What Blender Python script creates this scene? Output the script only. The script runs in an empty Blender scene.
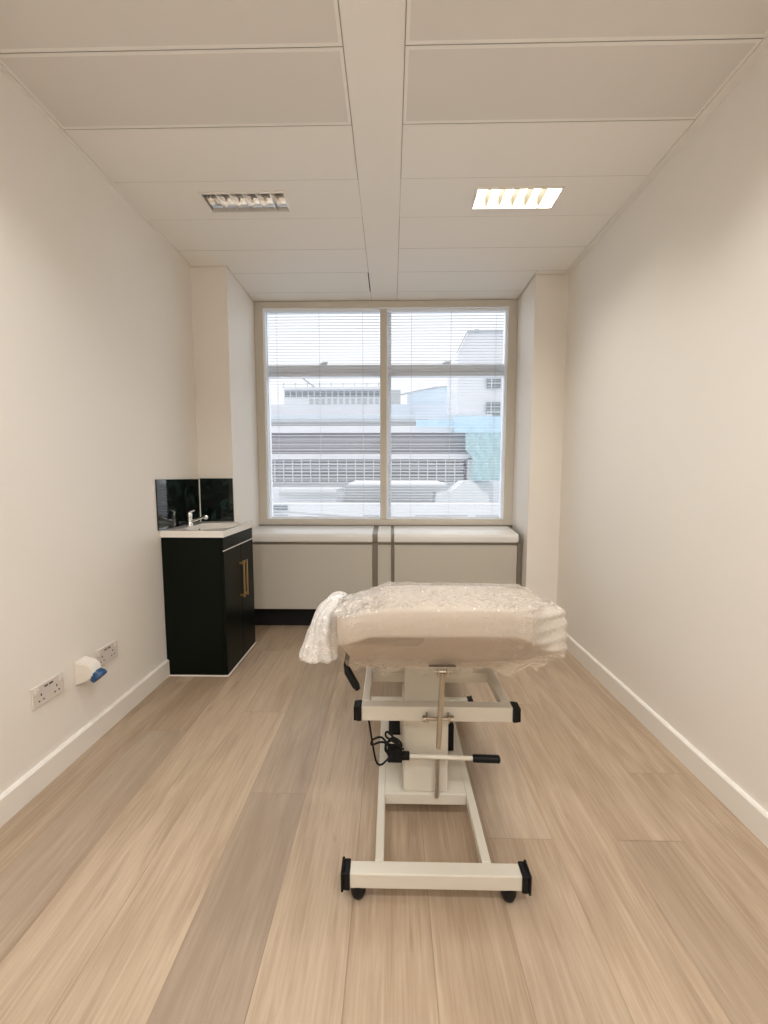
import bpy, bmesh, math, random
from mathutils import Vector, Matrix, noise
random.seed(7)
S = bpy.context.scene
COL = S.collection

# ------------------------------------------------------------------ materials
def newmat(name):
    m = bpy.data.materials.new(name); m.use_nodes = True
    nt = m.node_tree
    return m, nt, nt.nodes['Principled BSDF'], nt.nodes['Material Output']

def mat(name, col, rough=.5, metal=0., spec=.5, nscale=0., namt=0., bump=0., bscale=200., coat=0., emit=0.):
    m, nt, b, o = newmat(name)
    b.inputs['Base Color'].default_value = (*col, 1)
    b.inputs['Roughness'].default_value = rough
    b.inputs['Metallic'].default_value = metal
    b.inputs['Specular IOR Level'].default_value = spec
    b.inputs['Coat Weight'].default_value = coat
    if emit:
        b.inputs['Emission Color'].default_value = (*col, 1)
        b.inputs['Emission Strength'].default_value = emit
    tc = nt.nodes.new('ShaderNodeTexCoord')
    if namt:
        n = nt.nodes.new('ShaderNodeTexNoise'); n.inputs['Scale'].default_value = nscale; n.inputs['Detail'].default_value = 4
        nt.links.new(tc.outputs['Object'], n.inputs['Vector'])
        r = nt.nodes.new('ShaderNodeMapRange')
        r.inputs['To Min'].default_value = 1 - namt; r.inputs['To Max'].default_value = 1 + namt
        nt.links.new(n.outputs['Fac'], r.inputs['Value'])
        mx = nt.nodes.new('ShaderNodeVectorMath'); mx.operation = 'SCALE'
        mx.inputs[0].default_value = col
        nt.links.new(r.outputs['Result'], mx.inputs['Scale'])
        nt.links.new(mx.outputs['Vector'], b.inputs['Base Color'])
    if bump:
        n2 = nt.nodes.new('ShaderNodeTexNoise'); n2.inputs['Scale'].default_value = bscale; n2.inputs['Detail'].default_value = 3
        nt.links.new(tc.outputs['Object'], n2.inputs['Vector'])
        bp = nt.nodes.new('ShaderNodeBump'); bp.inputs['Strength'].default_value = bump; bp.inputs['Distance'].default_value = .002
        nt.links.new(n2.outputs['Fac'], bp.inputs['Height'])
        nt.links.new(bp.outputs['Normal'], b.inputs['Normal'])
    return m

M = {}
M['wall'] = mat('wall_paint', (.82, .785, .73), .62, nscale=2, namt=.015, bump=.12, bscale=260)
M['skirting'] = mat('skirting_paint', (.83, .80, .745), .3, nscale=3, namt=.01)
M['ceil'] = mat('ceiling_metal', (.87, .845, .80), .5, nscale=1.5, namt=.012, bump=.06, bscale=400)
M['ceil_gap'] = mat('ceiling_joint', (.42, .39, .35), .8, nscale=5, namt=.05)
M['trim_grey'] = mat('perimeter_trim', (.72, .68, .61), .5, nscale=5, namt=.03)
M['frame'] = mat('window_frame_paint', (.60, .56, .49), .4, nscale=3, namt=.02)
M['outer_frame'] = mat('outer_window_aluminium', (.88, .92, .97), .4, metal=0., nscale=3, namt=.02)
M['slat'] = mat('blind_slat', (.66, .675, .70), .45, nscale=4, namt=.02)
M['cord'] = mat('blind_cord', (.62, .62, .62), .8, nscale=30, namt=.05)
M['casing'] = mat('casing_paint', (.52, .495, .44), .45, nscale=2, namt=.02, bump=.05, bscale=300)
M['casing_top'] = mat('casing_top_daylit', (.75, .745, .725), .35, nscale=2, namt=.02)  # lighter than the panels: daylight from the window put into the colour
M['strip'] = mat('casing_joint_metal', (.22, .195, .165), .4, metal=.4, nscale=8, namt=.04)
M['black'] = mat('black_plastic', (.006, .006, .0065), .45, spec=.2, nscale=20, namt=.1)
M['dark_recess'] = mat('dark_recess', (.006, .006, .006), .9, nscale=10, namt=.1)
M['cabinet'] = mat('cabinet_dark_green', (.0035, .0055, .0035), .36, spec=.12, nscale=8, namt=.12, bump=.05, bscale=80)
M['brass'] = mat('brushed_brass', (.72, .50, .23), .28, metal=1, nscale=40, namt=.05)
M['ceramic'] = mat('white_ceramic', (.84, .81, .76), .12, nscale=3, namt=.01, coat=.4)
M['chrome'] = mat('chrome', (.82, .82, .82), .12, metal=1, nscale=9, namt=.03)
M['silicone'] = mat('white_sealant', (.86, .82, .76), .4, nscale=30, namt=.02)
M['socket'] = mat('socket_white_plastic', (.66, .61, .56), .35, nscale=9, namt=.02)
M['socket2'] = mat('socket_warm_plastic', (.74, .69, .62), .35, nscale=9, namt=.02)
M['blue'] = mat('blue_plastic', (.008, .06, .17), .3, nscale=20, namt=.05)
M['steel_cream'] = mat('cream_powder_coat', (.64, .61, .53), .38, nscale=6, namt=.02, bump=.05, bscale=500)
M['vinyl'] = mat('cream_vinyl', (.50, .435, .37), .45, nscale=6, namt=.03, bump=.12, bscale=160)
M['underside'] = mat('pad_underside_cloth', (.50, .43, .36), .6, nscale=9, namt=.08, bump=.2, bscale=90)
M['rod'] = mat('zinc_rod', (.50, .45, .37), .3, metal=.9, nscale=30, namt=.05)
M['lit_blade'] = mat('lit_louvre_blade', (.006, .005, .003), .6, spec=.02)
_b = M['lit_blade'].node_tree.nodes['Principled BSDF']; _b.inputs['Emission Color'].default_value = (1., .84, .52, 1); _b.inputs['Emission Strength'].default_value = .62
M['mirror'] = mat('louvre_mirror', (.96, .96, .96), .22, metal=1, nscale=8, namt=.02)
M['lamp_frame'] = mat('lamp_frame_white', (.85, .82, .77), .4, nscale=8, namt=.02)
M['tube_off'] = mat('tube_glass_white', (.86, .86, .85), .25, nscale=8, namt=.02)
M['tube_on'] = mat('tube_glowing', (1., .93, .78), .4, emit=14.)
M['lit_reflector'] = mat('lit_reflector', (1., .95, .80), .3, metal=.3, emit=1.1)
# outside
M['b_white'] = mat('outside_white_render', (.80, .80, .83), .8, nscale=.4, namt=.03)
M['b_pale'] = mat('outside_pale_blue_wall', (.70, .76, .83), .8, nscale=.4, namt=.04)
M['b_grey'] = mat('outside_grey_louvre', (.34, .33, .355), .7, nscale=.5, namt=.12)
M['b_mid'] = mat('outside_mid_grey', (.52, .535, .55), .7, nscale=.5, namt=.08)
M['b_glass'] = mat('outside_window_glass', (.40, .42, .43), .25, nscale=.8, namt=.25)
M['b_dark'] = mat('outside_dark', (.27, .30, .32), .6, nscale=.8, namt=.2)
M['b_roof'] = mat('outside_flat_roof', (.70, .72, .74), .8, nscale=.3, namt=.06)
M['b_net'] = mat('teal_scaffold_net', (.47, .64, .68), .85, nscale=2, namt=.12)
M['b_sheet'] = mat('blue_plastic_sheet', (.58, .77, .90), .5, nscale=1, namt=.15)
M['b_blue_roof'] = mat('pale_blue_roof', (.70, .80, .88), .5, nscale=.5, namt=.04)

def perforated():
    m, nt, b, o = newmat('perforated_ceiling_metal')
    tc = nt.nodes.new('ShaderNodeTexCoord')
    mp = nt.nodes.new('ShaderNodeMapping'); mp.inputs['Scale'].default_value = (260, 260, 260); mp.inputs['Rotation'].default_value = (0, 0, .785)
    nt.links.new(tc.outputs['Object'], mp.inputs['Vector'])
    v = nt.nodes.new('ShaderNodeTexVoronoi'); v.inputs['Scale'].default_value = 1; v.inputs['Randomness'].default_value = 0
    nt.links.new(mp.outputs['Vector'], v.inputs['Vector'])
    r = nt.nodes.new('ShaderNodeValToRGB')
    r.color_ramp.elements[0].position = .22; r.color_ramp.elements[0].color = (.46, .435, .40, 1)
    r.color_ramp.elements[1].position = .38; r.color_ramp.elements[1].color = (.75, .72, .675, 1)
    nt.links.new(v.outputs['Distance'], r.inputs['Fac'])
    nt.links.new(r.outputs['Color'], b.inputs['Base Color'])
    b.inputs['Roughness'].default_value = .6
    return m
M['perf'] = perforated()

def glass_mat(name, tint, gl):
    m, nt, b, o = newmat(name)
    nt.nodes.remove(b)
    t = nt.nodes.new('ShaderNodeBsdfTransparent'); t.inputs['Color'].default_value = (*tint, 1)
    g = nt.nodes.new('ShaderNodeBsdfGlossy'); g.inputs['Roughness'].default_value = .25
    mx = nt.nodes.new('ShaderNodeMixShader'); mx.inputs['Fac'].default_value = gl
    nt.links.new(t.outputs[0], mx.inputs[1]); nt.links.new(g.outputs[0], mx.inputs[2])
    nt.links.new(mx.outputs[0], o.inputs['Surface'])
    return m
M['glass'] = glass_mat('window_glass', (.985, .99, .995), .012)

def splash_mat():
    m, nt, b, o = newmat('dark_green_marbled_glass')
    tc = nt.nodes.new('ShaderNodeTexCoord')
    n = nt.nodes.new('ShaderNodeTexNoise'); n.inputs['Scale'].default_value = 9; n.inputs['Detail'].default_value = 7; n.inputs['Distortion'].default_value = 1.8
    nt.links.new(tc.outputs['Object'], n.inputs['Vector'])
    r = nt.nodes.new('ShaderNodeValToRGB')
    e = r.color_ramp.elements
    e[0].position = .48; e[0].color = (.0015, .004, .0035, 1)
    e[1].position = .80; e[1].color = (.02, .05, .04, 1)
    nt.links.new(n.outputs['Fac'], r.inputs['Fac'])
    nt.links.new(r.outputs['Color'], b.inputs['Base Color'])
    b.inputs['Roughness'].default_value = .06; b.inputs['Specular IOR Level'].default_value = .5
    return m
M['splash'] = splash_mat()

def floor_mat():
    m, nt, b, o = newmat('pale_oak_planks')
    L = nt.links.new
    N = nt.nodes.new
    tc = N('ShaderNodeTexCoord')
    at = N('ShaderNodeAttribute'); at.attribute_name = 'tone'
    sep = N('ShaderNodeSeparateColor'); L(at.outputs['Color'], sep.inputs['Color'])
    off = N('ShaderNodeCombineXYZ')
    mul = N('ShaderNodeMath'); mul.operation = 'MULTIPLY'; mul.inputs[1].default_value = 37.
    L(sep.outputs['Green'], mul.inputs[0]); L(mul.outputs[0], off.inputs['X']); L(mul.outputs[0], off.inputs['Y']); L(mul.outputs[0], off.inputs['Z'])
    add = N('ShaderNodeVectorMath'); add.operation = 'ADD'
    L(tc.outputs['Object'], add.inputs[0]); L(off.outputs[0], add.inputs[1])
    def stretched(sx, sy, detail, dist=0., rough=.55):
        mp = N('ShaderNodeMapping'); mp.inputs['Scale'].default_value = (sx, sy, 1)
        L(add.outputs[0], mp.inputs['Vector'])
        n = N('ShaderNodeTexNoise'); n.inputs['Scale'].default_value = 1; n.inputs['Detail'].default_value = detail
        n.inputs['Distortion'].default_value = dist; n.inputs['Roughness'].default_value = rough
        L(mp.outputs[0], n.inputs['Vector']); return n
    broad = stretched(10, 1.3, 5, 1.0)
    fine = stretched(120, 4.5, 5, .5, .6)
    streak = stretched(20, 1.5, 6, 1.6, .6)
    base = N('ShaderNodeMix'); base.data_type = 'RGBA'
    base.inputs['A'].default_value = (.30, .213, .140, 1)
    base.inputs['B'].default_value = (.52, .41, .298, 1)
    f1 = N('ShaderNodeMapRange'); f1.inputs['From Min'].default_value = .28; f1.inputs['From Max'].default_value = .72
    f1.inputs['To Min'].default_value = -.30; f1.inputs['To Max'].default_value = .30
    L(broad.outputs['Fac'], f1.inputs['Value'])
    s1 = N('ShaderNodeMath'); s1.operation = 'ADD'; L(f1.outputs[0], s1.inputs[0]); L(sep.outputs['Red'], s1.inputs[1])
    f2 = N('ShaderNodeMapRange'); f2.inputs['From Min'].default_value = .3; f2.inputs['From Max'].default_value = .7
    f2.inputs['To Min'].default_value = -.24; f2.inputs['To Max'].default_value = .24
    L(fine.outputs['Fac'], f2.inputs['Value'])
    s2 = N('ShaderNodeMath'); s2.operation = 'ADD'; s2.use_clamp = True; L(s1.outputs[0], s2.inputs[0]); L(f2.outputs[0], s2.inputs[1])
    L(s2.outputs[0], base.inputs['Factor'])
    # dark mineral streaks
    f3 = N('ShaderNodeMapRange'); f3.inputs['From Min'].default_value = .56; f3.inputs['From Max'].default_value = .78
    f3.inputs['To Min'].default_value = 0; f3.inputs['To Max'].default_value = .6
    L(streak.outputs['Fac'], f3.inputs['Value'])
    dk = N('ShaderNodeMix'); dk.data_type = 'RGBA'; L(f3.outputs[0], dk.inputs['Factor'])
    L(base.outputs['Result'], dk.inputs['A']); dk.inputs['B'].default_value = (.21, .145, .095, 1)
    # per plank greyness
    gr = N('ShaderNodeMix'); gr.data_type = 'RGBA'; L(sep.outputs['Blue'], gr.inputs['Factor'])
    L(dk.outputs['Result'], gr.inputs['A']); gr.inputs['B'].default_value = (.31, .26, .21, 1)
    L(gr.outputs['Result'], b.inputs['Base Color'])
    rr = N('ShaderNodeMapRange'); rr.inputs['To Min'].default_value = .28; rr.inputs['To Max'].default_value = .46
    L(fine.outputs['Fac'], rr.inputs['Value']); L(rr.outputs[0], b.inputs['Roughness'])
    bp = N('ShaderNodeBump'); bp.inputs['Strength'].default_value = .22; bp.inputs['Distance'].default_value = .0015
    L(fine.outputs['Fac'], bp.inputs['Height']); L(bp.outputs[0], b.inputs['Normal'])
    b.inputs['Specular IOR Level'].default_value = .45
    return m
M['floor'] = floor_mat()

def film_mat(name, lo, hi, white, bs):
    m, nt, b, o = newmat(name)
    L = nt.links.new; N = nt.nodes.new
    tc = N('ShaderNodeTexCoord')
    dn = N('ShaderNodeTexNoise'); dn.inputs['Scale'].default_value = 14; dn.inputs['Detail'].default_value = 2
    L(tc.outputs['Object'], dn.inputs['Vector'])
    ad = N('ShaderNodeMix'); ad.data_type = 'VECTOR'; ad.inputs['Factor'].default_value = .24
    L(tc.outputs['Object'], ad.inputs['A']); L(dn.outputs['Color'], ad.inputs['B'])
    def crease(sc, w):
        v = N('ShaderNodeTexVoronoi'); v.feature = 'DISTANCE_TO_EDGE'; v.inputs['Scale'].default_value = sc
        L(ad.outputs['Result'], v.inputs['Vector'])
        r = N('ShaderNodeMapRange'); r.inputs['From Max'].default_value = w; r.inputs['To Min'].default_value = 1; r.inputs['To Max'].default_value = 0
        L(v.outputs['Distance'], r.inputs['Value']); return r
    c1 = crease(17, .035); c2 = crease(41, .06)
    n = N('ShaderNodeTexNoise'); n.inputs['Scale'].default_value = 60; n.inputs['Detail'].default_value = 6
    L(ad.outputs['Result'], n.inputs['Vector'])
    h1 = N('ShaderNodeMath'); h1.operation = 'ADD'; L(c1.outputs[0], h1.inputs[0])
    h0 = N('ShaderNodeMath'); h0.operation = 'MULTIPLY'; h0.inputs[1].default_value = .6; L(c2.outputs[0], h0.inputs[0]); L(h0.outputs[0], h1.inputs[1])
    h2 = N('ShaderNodeMath'); h2.operation = 'MULTIPLY_ADD'; h2.inputs[1].default_value = 1.6; L(n.outputs['Fac'], h2.inputs[0]); L(h1.outputs[0], h2.inputs[2])
    bp = N('ShaderNodeBump'); bp.inputs['Strength'].default_value = bs; bp.inputs['Distance'].default_value = .004
    L(h2.outputs[0], bp.inputs['Height']); L(bp.outputs[0], b.inputs['Normal'])
    b.inputs['Base Color'].default_value = (*white, 1)
    b.inputs['Roughness'].default_value = .10; b.inputs['Specular IOR Level'].default_value = 1.
    t = N('ShaderNodeBsdfTransparent'); t.inputs['Color'].default_value = (.985, .975, .96, 1)
    mx = N('ShaderNodeMixShader')
    fr = N('ShaderNodeMapRange'); fr.inputs['From Max'].default_value = 1.4; fr.inputs['To Min'].default_value = lo; fr.inputs['To Max'].default_value = hi
    L(h1.outputs[0], fr.inputs['Value']); da = N('ShaderNodeAttribute'); da.attribute_name = 'dens'
    sm = N('ShaderNodeMath'); sm.operation = 'ADD'; sm.use_clamp = True
    L(fr.outputs[0], sm.inputs[0]); L(da.outputs['Fac'], sm.inputs[1]); L(sm.outputs[0], mx.inputs['Fac'])
    sa = N('ShaderNodeAttribute'); sa.attribute_name = 'spk'
    sb = N('ShaderNodeMath'); sb.operation = 'MULTIPLY_ADD'; sb.inputs[1].default_value = .8; sb.inputs[2].default_value = bs
    L(sa.outputs['Fac'], sb.inputs[0]); L(sb.outputs[0], bp.inputs['Strength'])
    L(t.outputs[0], mx.inputs[1]); L(b.outputs[0], mx.inputs[2]); L(mx.outputs[0], o.inputs['Surface'])
    return m
M['film'] = film_mat('clear_crinkled_film', .12, .34, (.80, .745, .665), .30)
M['film_loose'] = film_mat('bunched_film', .45, .9, (.96, .95, .93), .4)

# ------------------------------------------------------------------ mesh helpers
class MB:
    def __init__(s): s.bm = bmesh.new()
    def box(s, x0, x1, y0, y1, z0, z1, bev=0., seg=2):
        r = bmesh.ops.create_cube(s.bm, size=1)
        vs = r['verts']
        for v in vs:
            v.co = Vector(((x0+x1)/2 + v.co.x*(x1-x0), (y0+y1)/2 + v.co.y*(y1-y0), (z0+z1)/2 + v.co.z*(z1-z0)))
        if bev:
            es = list({e for v in vs for e in v.link_edges})
            bmesh.ops.bevel(s.bm, geom=es, offset=bev, segments=seg, affect='EDGES', profile=.5)
        return s
    def tube(s, pts, r, n=12, cap=True, radii=None):
        pts = [Vector(p) for p in pts]; rings = []
        up = None
        for i, p in enumerate(pts):
            t = (pts[min(i+1, len(pts)-1)] - pts[max(i-1, 0)]).normalized()
            if up is None:
                a = Vector((0, 0, 1)) if abs(t.z) < .9 else Vector((1, 0, 0))
                up = (a - t*a.dot(t)).normalized()
            else:
                up = (up - t*up.dot(t)).normalized()
            sd = t.cross(up); rr = radii[i] if radii else r
            rings.append([s.bm.verts.new(p + (up*math.cos(k*2*math.pi/n) + sd*math.sin(k*2*math.pi/n))*rr) for k in range(n)])
        for a, b in zip(rings, rings[1:]):
            for k in range(n):
                s.bm.faces.new((a[k], a[(k+1) % n], b[(k+1) % n], b[k]))
        if cap:
            s.bm.faces.new(rings[0][::-1]); s.bm.faces.new(rings[-1])
        return s
    def prism(s, prof, a0, a1, axis='x'):
        """profile of (p,q) extruded along axis: x -> (y,z); y -> (x,z); z -> (x,y)"""
        def P(a, p, q): return {'x': (a, p, q), 'y': (p, a, q), 'z': (p, q, a)}[axis]
        A = [s.bm.verts.new(P(a0, *p)) for p in prof]; B = [s.bm.verts.new(P(a1, *p)) for p in prof]
        n = len(prof)
        for k in range(n): s.bm.faces.new((A[k], A[(k+1) % n], B[(k+1) % n], B[k]))
        s.bm.faces.new(A[::-1]); s.bm.faces.new(B)
        return s
    def quad(s, *ps):
        s.bm.faces.new([s.bm.verts.new(p) for p in ps]); return s
    def lathe(s, c, prof, n=20, axis='z'):
        rings = []
        for r, h in prof:
            ring = []
            for k in range(n):
                a = 2*math.pi*k/n; u, v = r*math.cos(a), r*math.sin(a)
                d = {'z': (u, v, h), 'y': (u, h, v), 'x': (h, u, v)}[axis]
                ring.append(s.bm.verts.new(Vector(c) + Vector(d)))
            rings.append(ring)
        for a, b in zip(rings, rings[1:]):
            for k in range(n): s.bm.faces.new((a[k], a[(k+1) % n], b[(k+1) % n], b[k]))
        s.bm.faces.new(rings[0][::-1]); s.bm.faces.new(rings[-1])
        return s
    def build(s, name, m, parent=None, smooth=False, recalc=True):
        if recalc: bmesh.ops.recalc_face_normals(s.bm, faces=s.bm.faces)
        me = bpy.data.meshes.new(name); s.bm.to_mesh(me); s.bm.free()
        ms = m if isinstance(m, list) else [m]
        for q in ms: me.materials.append(M[q])
        if smooth:
            for p in me.polygons: p.use_smooth = True
            try: me.set_sharp_from_angle(angle=math.radians(smooth if smooth > 1 else 40))
            except Exception: pass
        o = bpy.data.objects.new(name, me); COL.objects.link(o)
        if parent:
            o.parent = parent
            o.matrix_parent_inverse = Matrix.Translation(-parent.location)
        return o

def tag(o, label, cat, group=None):
    o['label'] = label; o['category'] = cat
    if group: o['group'] = group
    return o
def thing(name, label, cat, loc=(0, 0, 0), group=None):
    o = bpy.data.objects.new(name, None); COL.objects.link(o); o.location = loc; o.empty_display_size = .1
    return tag(o, label, cat, group)
def struct(o):
    o['kind'] = 'structure'; return o
def local(o):
    """re-express a child's mesh relative to its thing, so copies can simply be moved"""
    for c in o.children:
        c.data.transform(Matrix.Translation(-o.location)); c.matrix_parent_inverse = Matrix.Identity(4)
        for g in c.children:
            g.data.transform(Matrix.Translation(-o.location)); g.matrix_parent_inverse = Matrix.Identity(4)
def dup(root, loc, label, name=None):
    r = root.copy(); COL.objects.link(r); r.location = loc; r['label'] = label
    for ch in root.children:
        c = ch.copy(); COL.objects.link(c); c.parent = r
        for g in ch.children:
            d = g.copy(); COL.objects.link(d); d.parent = c
    return r

# ------------------------------------------------------------------ room shell
XL, XR, H, YB = -1.40, 1.28, 2.694, -1.9
YCL, YCR, YW = 2.89, 3.045, 3.476
XCL, XCR = -1.147, 1.040
# floor: each plank a strip of the floor mesh
W = .222
spec = {  # plank column start -> (joints, tones (t, grey) per piece near to far)
    -1.443: ([.9, 2.3], [(.25, .1), (.30, .05), (.45, 0)]),
    -1.221: ([1.84], [(.30, .30), (.22, 0)]),
    -.999: ([.55, 2.75], [(.55, 0), (.62, 0), (.5, 0)]),
    -.777: ([.35, 2.005], [(.5, 0), (.68, 0), (.5, .05)]),
    -.555: ([1.463, 2.7], [(.28, .42), (.42, .35), (.40, .1)]),
    -.333: ([.3, 2.45], [(.5, 0), (.72, .03), (.6, 0)]),
    -.111: ([1.65], [(.55, 0), (.35, .1)]),
    .111: ([.5, 1.95], [(.5, 0), (.40, 0), (.45, .1)]),
    .333: ([1.28, 2.6], [(.36, .06), (.50, .18), (.5, 0)]),
    .555: ([.25, 2.1], [(.5, 0), (.46, 0), (.58, 0)]),
    .777: ([1.28, 2.85], [(.34, .20), (.48, .03), (.5, 0)]),
    .999: ([1.597], [(.42, .05), (.5, .05)]),
    1.221: ([1.0], [(.4, 0), (.5, 0)]),
}
bm = bmesh.new(); lay = bm.loops.layers.float_color.new('tone'); pid = 0
for x0, (js, tones) in spec.items():
    ys = [YB] + js + [3.47]
    for (ya, yb), (t, g) in zip(zip(ys, ys[1:]), tones):
        pid += 1
        a, b = max(x0, XL), min(x0 + W, XR)
        e = .0011
        f = bm.faces.new([bm.verts.new(p) for p in ((a+e, ya+e, 0), (b-e, ya+e, 0), (b-e, yb-e, 0), (a+e, yb-e, 0))])
        for l in f.loops: l[lay] = (t, (pid*.6180339) % 1, g, 1)
e = .0012
f = bm.faces.new([bm.verts.new(p) for p in ((XL, YB, -e), (XR, YB, -e), (XR, 3.48, -e), (XL, 3.48, -e))])
for l in f.loops: l[lay] = (-.15, 0, .1, 1)
me = bpy.data.meshes.new('floor'); bm.to_mesh(me); bm.free(); me.materials.append(M['floor'])
fl = bpy.data.objects.new('floor', me); COL.objects.link(fl); struct(fl)

struct(MB().box(XL-.1, XL, YB-.1, 3.6, -.02, 2.80).build('wall_left', 'wall'))
struct(MB().box(XR, XR+.1, YB-.1, 3.6, -.02, 2.80).build('wall_right', 'wall'))
struct(MB().box(XL, XR, YB-.1, YB, -.02, 2.80).build('wall_back', 'wall'))
struct(MB().box(XL, XCL, YCL, 3.6, -.01, H+.02).build('wall_left_column', 'wall'))
struct(MB().box(XCR, XR, YCR, 3.6, -.01, H+.02).build('wall_right_column', 'wall'))
# window wall below the sill and above the head
struct(MB().box(XCL, XCR, YW, 3.64, -.01, .815).box(XCL, XCR, YW, 3.64, 2.687, 2.80).build('wall_window', 'wall'))
# skirting
def skirt(x0, x1, s):
    t, hh = .016, .1045
    # s=+1 faces +x, s=-1 faces -x
    xw = x0
    return [(xw, 0), (xw + s*t, 0), (xw + s*t, hh-.008), (xw + s*(t-.006), hh), (xw, hh)]
struct(MB().prism(skirt(XL, 0, 1), YB, 2.385, 'y').build('baseboard_left', 'skirting'))
struct(MB().prism(skirt(XR, 0, -1), YB, YCR, 'y').build('baseboard_right', 'skirting'))
struct(MB().box(XCR, XR-.016, YCR-.016, YCR, 0, .1045, .004).build('baseboard_column', 'skirting'))

# ceiling: metal tiles with joints, a plain spine strip, light openings
rows = [-1.807, -1.507, -1.207, -.907, -.607, -.307, -.007, .293, .590, .891, 1.190, 1.488, 1.792, 2.096, 2.388, 2.698, 2.992, 3.298, 3.476]
LIGHTS = [(-.992, -.553, 2.174, 2.330), (.432, .868, 2.166, 2.326)]
bm = bmesh.new()
def tile(x0, x1, y0, y1, mi, z=H, g=.0013):
    vs = [bm.verts.new(p) for p in ((x0+g, y0+g, z), (x1-g, y0+g, z), (x1-g, y1-g, z), (x0+g, y1-g, z))]
    f = bm.faces.new(vs[::-1]); f.material_index = mi
def ring(x0, x1, y0, y1, b, mi_in, mi_out):
    g = .0013
    o_ = [(x0+g, y0+g), (x1-g, y0+g), (x1-g, y1-g), (x0+g, y1-g)]
    i_ = [(x0+b, y0+b), (x1-b, y0+b), (x1-b, y1-b), (x0+b, y1-b)]
    O = [bm.verts.new((*p, H)) for p in o_]; I = [bm.verts.new((*p, H)) for p in i_]
    for k in range(4):
        f = bm.faces.new((O[(k+1) % 4], O[k], I[k], I[(k+1) % 4])); f.material_index = mi_out
    f = bm.faces.new(I[::-1]); f.material_index = mi_in
for y0, y1 in zip(rows, rows[1:]):
    for x0, x1 in ((XL+.018, -.166), (.044, XR-.04)):
        a, b = x0, x1
        lt = [l for l in LIGHTS if y0 < l[2] < y1 and a < l[0] < b]
        if y0 > 2.99:
            a, b = (max(a, XCL), min(b, XCR-.01))
        if lt:
            l = lt[0]
            for q in ((a, l[0], y0, y1), (l[1], b, y0, y1), (l[0], l[1], y0, l[2]), (l[0], l[1], l[3], y1)):
                tile(*q, 0, g=.0)
            # joint lines around the whole tile
        elif y1 < 1.9 and y0 > -2:
            ring(a, b, y0, y1, .014, 1, 0)
        else:
            tile(a, b, y0, y1, 0)
tile(XCR-.01, XR-.04, 2.992, YCR, 0)
tile(-.166, .044, YB, 3.476, 0, g=.0016)
# backing seen in the joints, and closing the room above
zz = H + .004
holes = sorted(LIGHTS)
for q in ((XL, XR, YB, 2.166, 2), (XL, XR, 2.330, 3.5, 2), (XL, -.992, 2.166, 2.330, 2), (-.553, .432, 2.166, 2.330, 2), (.868, XR, 2.166, 2.330, 2)):
    tile(*q[:4], q[4], z=zz, g=0)
# small open gap beside the spine near the window
tile(-.172, -.1655, 2.995, 3.285, 3, z=H-.0008, g=0)
me = bpy.data.meshes.new('ceiling'); bm.to_mesh(me); bm.free()
for q in ('ceil', 'perf', 'ceil_gap', 'dark_recess'): me.materials.append(M[q])
ce = bpy.data.objects.new('ceiling', me); COL.objects.link(ce); struct(ce)
struct(MB().box(XL, XR, YB, 3.6, H+.11, H+.13).build('ceiling_slab', 'ceil_gap'))
# perimeter trims
struct(MB().box(XL, XL+.018, YB, YCL, H-.004, H+.003).build('trim_1', 'lamp_frame'))
struct(MB().box(XR-.04, XR, YB, YCR, H-.004, H+.003).build('trim_2', 'lamp_frame'))
m_ = MB(); m_.box(XL, XCL+.006, YCL-.006, YCL, H-.006, H+.002); m_.box(XCL, XCL+.006, YCL, YW, H-.006, H+.002)
struct(m_.build('trim_3', 'trim_grey'))
m_ = MB(); m_.box(XCR-.006, XR, YCR-.006, YCR, H-.006, H+.002); m_.box(XCR-.006, XCR, YCR, YW, H-.006, H+.002)
struct(m_.build('trim_4', 'trim_grey'))

# ceiling lights ------------------------------------------------------------
def ceiling_light(rect, on, label):
    x0, x1, y0, y1 = rect
    t = thing('ceiling_light', label, 'light', ((x0+x1)/2, (y0+y1)/2, H), 'recessed louvre lights')
    b = .008
    m = MB()
    for q in ((x0-.004, x1+.004, y0-.004, y0+b), (x0-.004, x1+.004, y1-b, y1+.004), (x0-.004, x0+b, y0+b, y1-b), (x1-b, x1+.004, y0+b, y1-b)):
        m.box(*q, H-.004, H+.02, .001)
    m.build('frame', 'lamp_frame', t)
    # body: mirrored tray above the louvre
    yc = (y0+y1)/2
    m = MB(); prof = []
    for k in range(13):
        a = math.pi*k/12; prof.append((yc - math.cos(a)*(y1-y0)/2*.93, H + .008 + math.sin(a)*.07))
    A = [m.bm.verts.new((x0+b, *p)) for p in prof]; B = [m.bm.verts.new((x1-b, *p)) for p in prof]
    for k in range(12): m.bm.faces.new((A[k], A[k+1], B[k+1], B[k]))
    m.bm.faces.new(A); m.bm.faces.new(B[::-1])
    m.build('reflector', 'lit_reflector' if on else 'mirror', t, recalc=False, smooth=50)
    # louvre: curved cross blades and two parabolic side blades
    n = 6; pitch = (x1-x0-2*b)/n
    for k in range(n-1):
        m = MB(); xc = x0 + b + pitch*(k+1)
        w_ = .007 if on else .012
        m.prism([(xc-.002, H), (xc+.002, H), (xc+w_, H+.045), (xc-w_, H+.045)], y0+b, y1-b, 'y').build('cross_blade', 'lit_blade' if on else 'mirror', t)
    for s in (-1, 1):
        yy = yc + s*.038
        MB().tube([(x0+.015, yy, H+.058), (x1-.015, yy, H+.058)], .009, 10).build('tube', 'tube_on' if on else 'tube_off', t, smooth=True)
    return t
ceiling_light(LIGHTS[0], False, 'unlit mirrored louvre light set in the left of the ceiling')
ceiling_light(LIGHTS[1], True, 'glowing warm louvre light set in the right of the ceiling')

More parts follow.
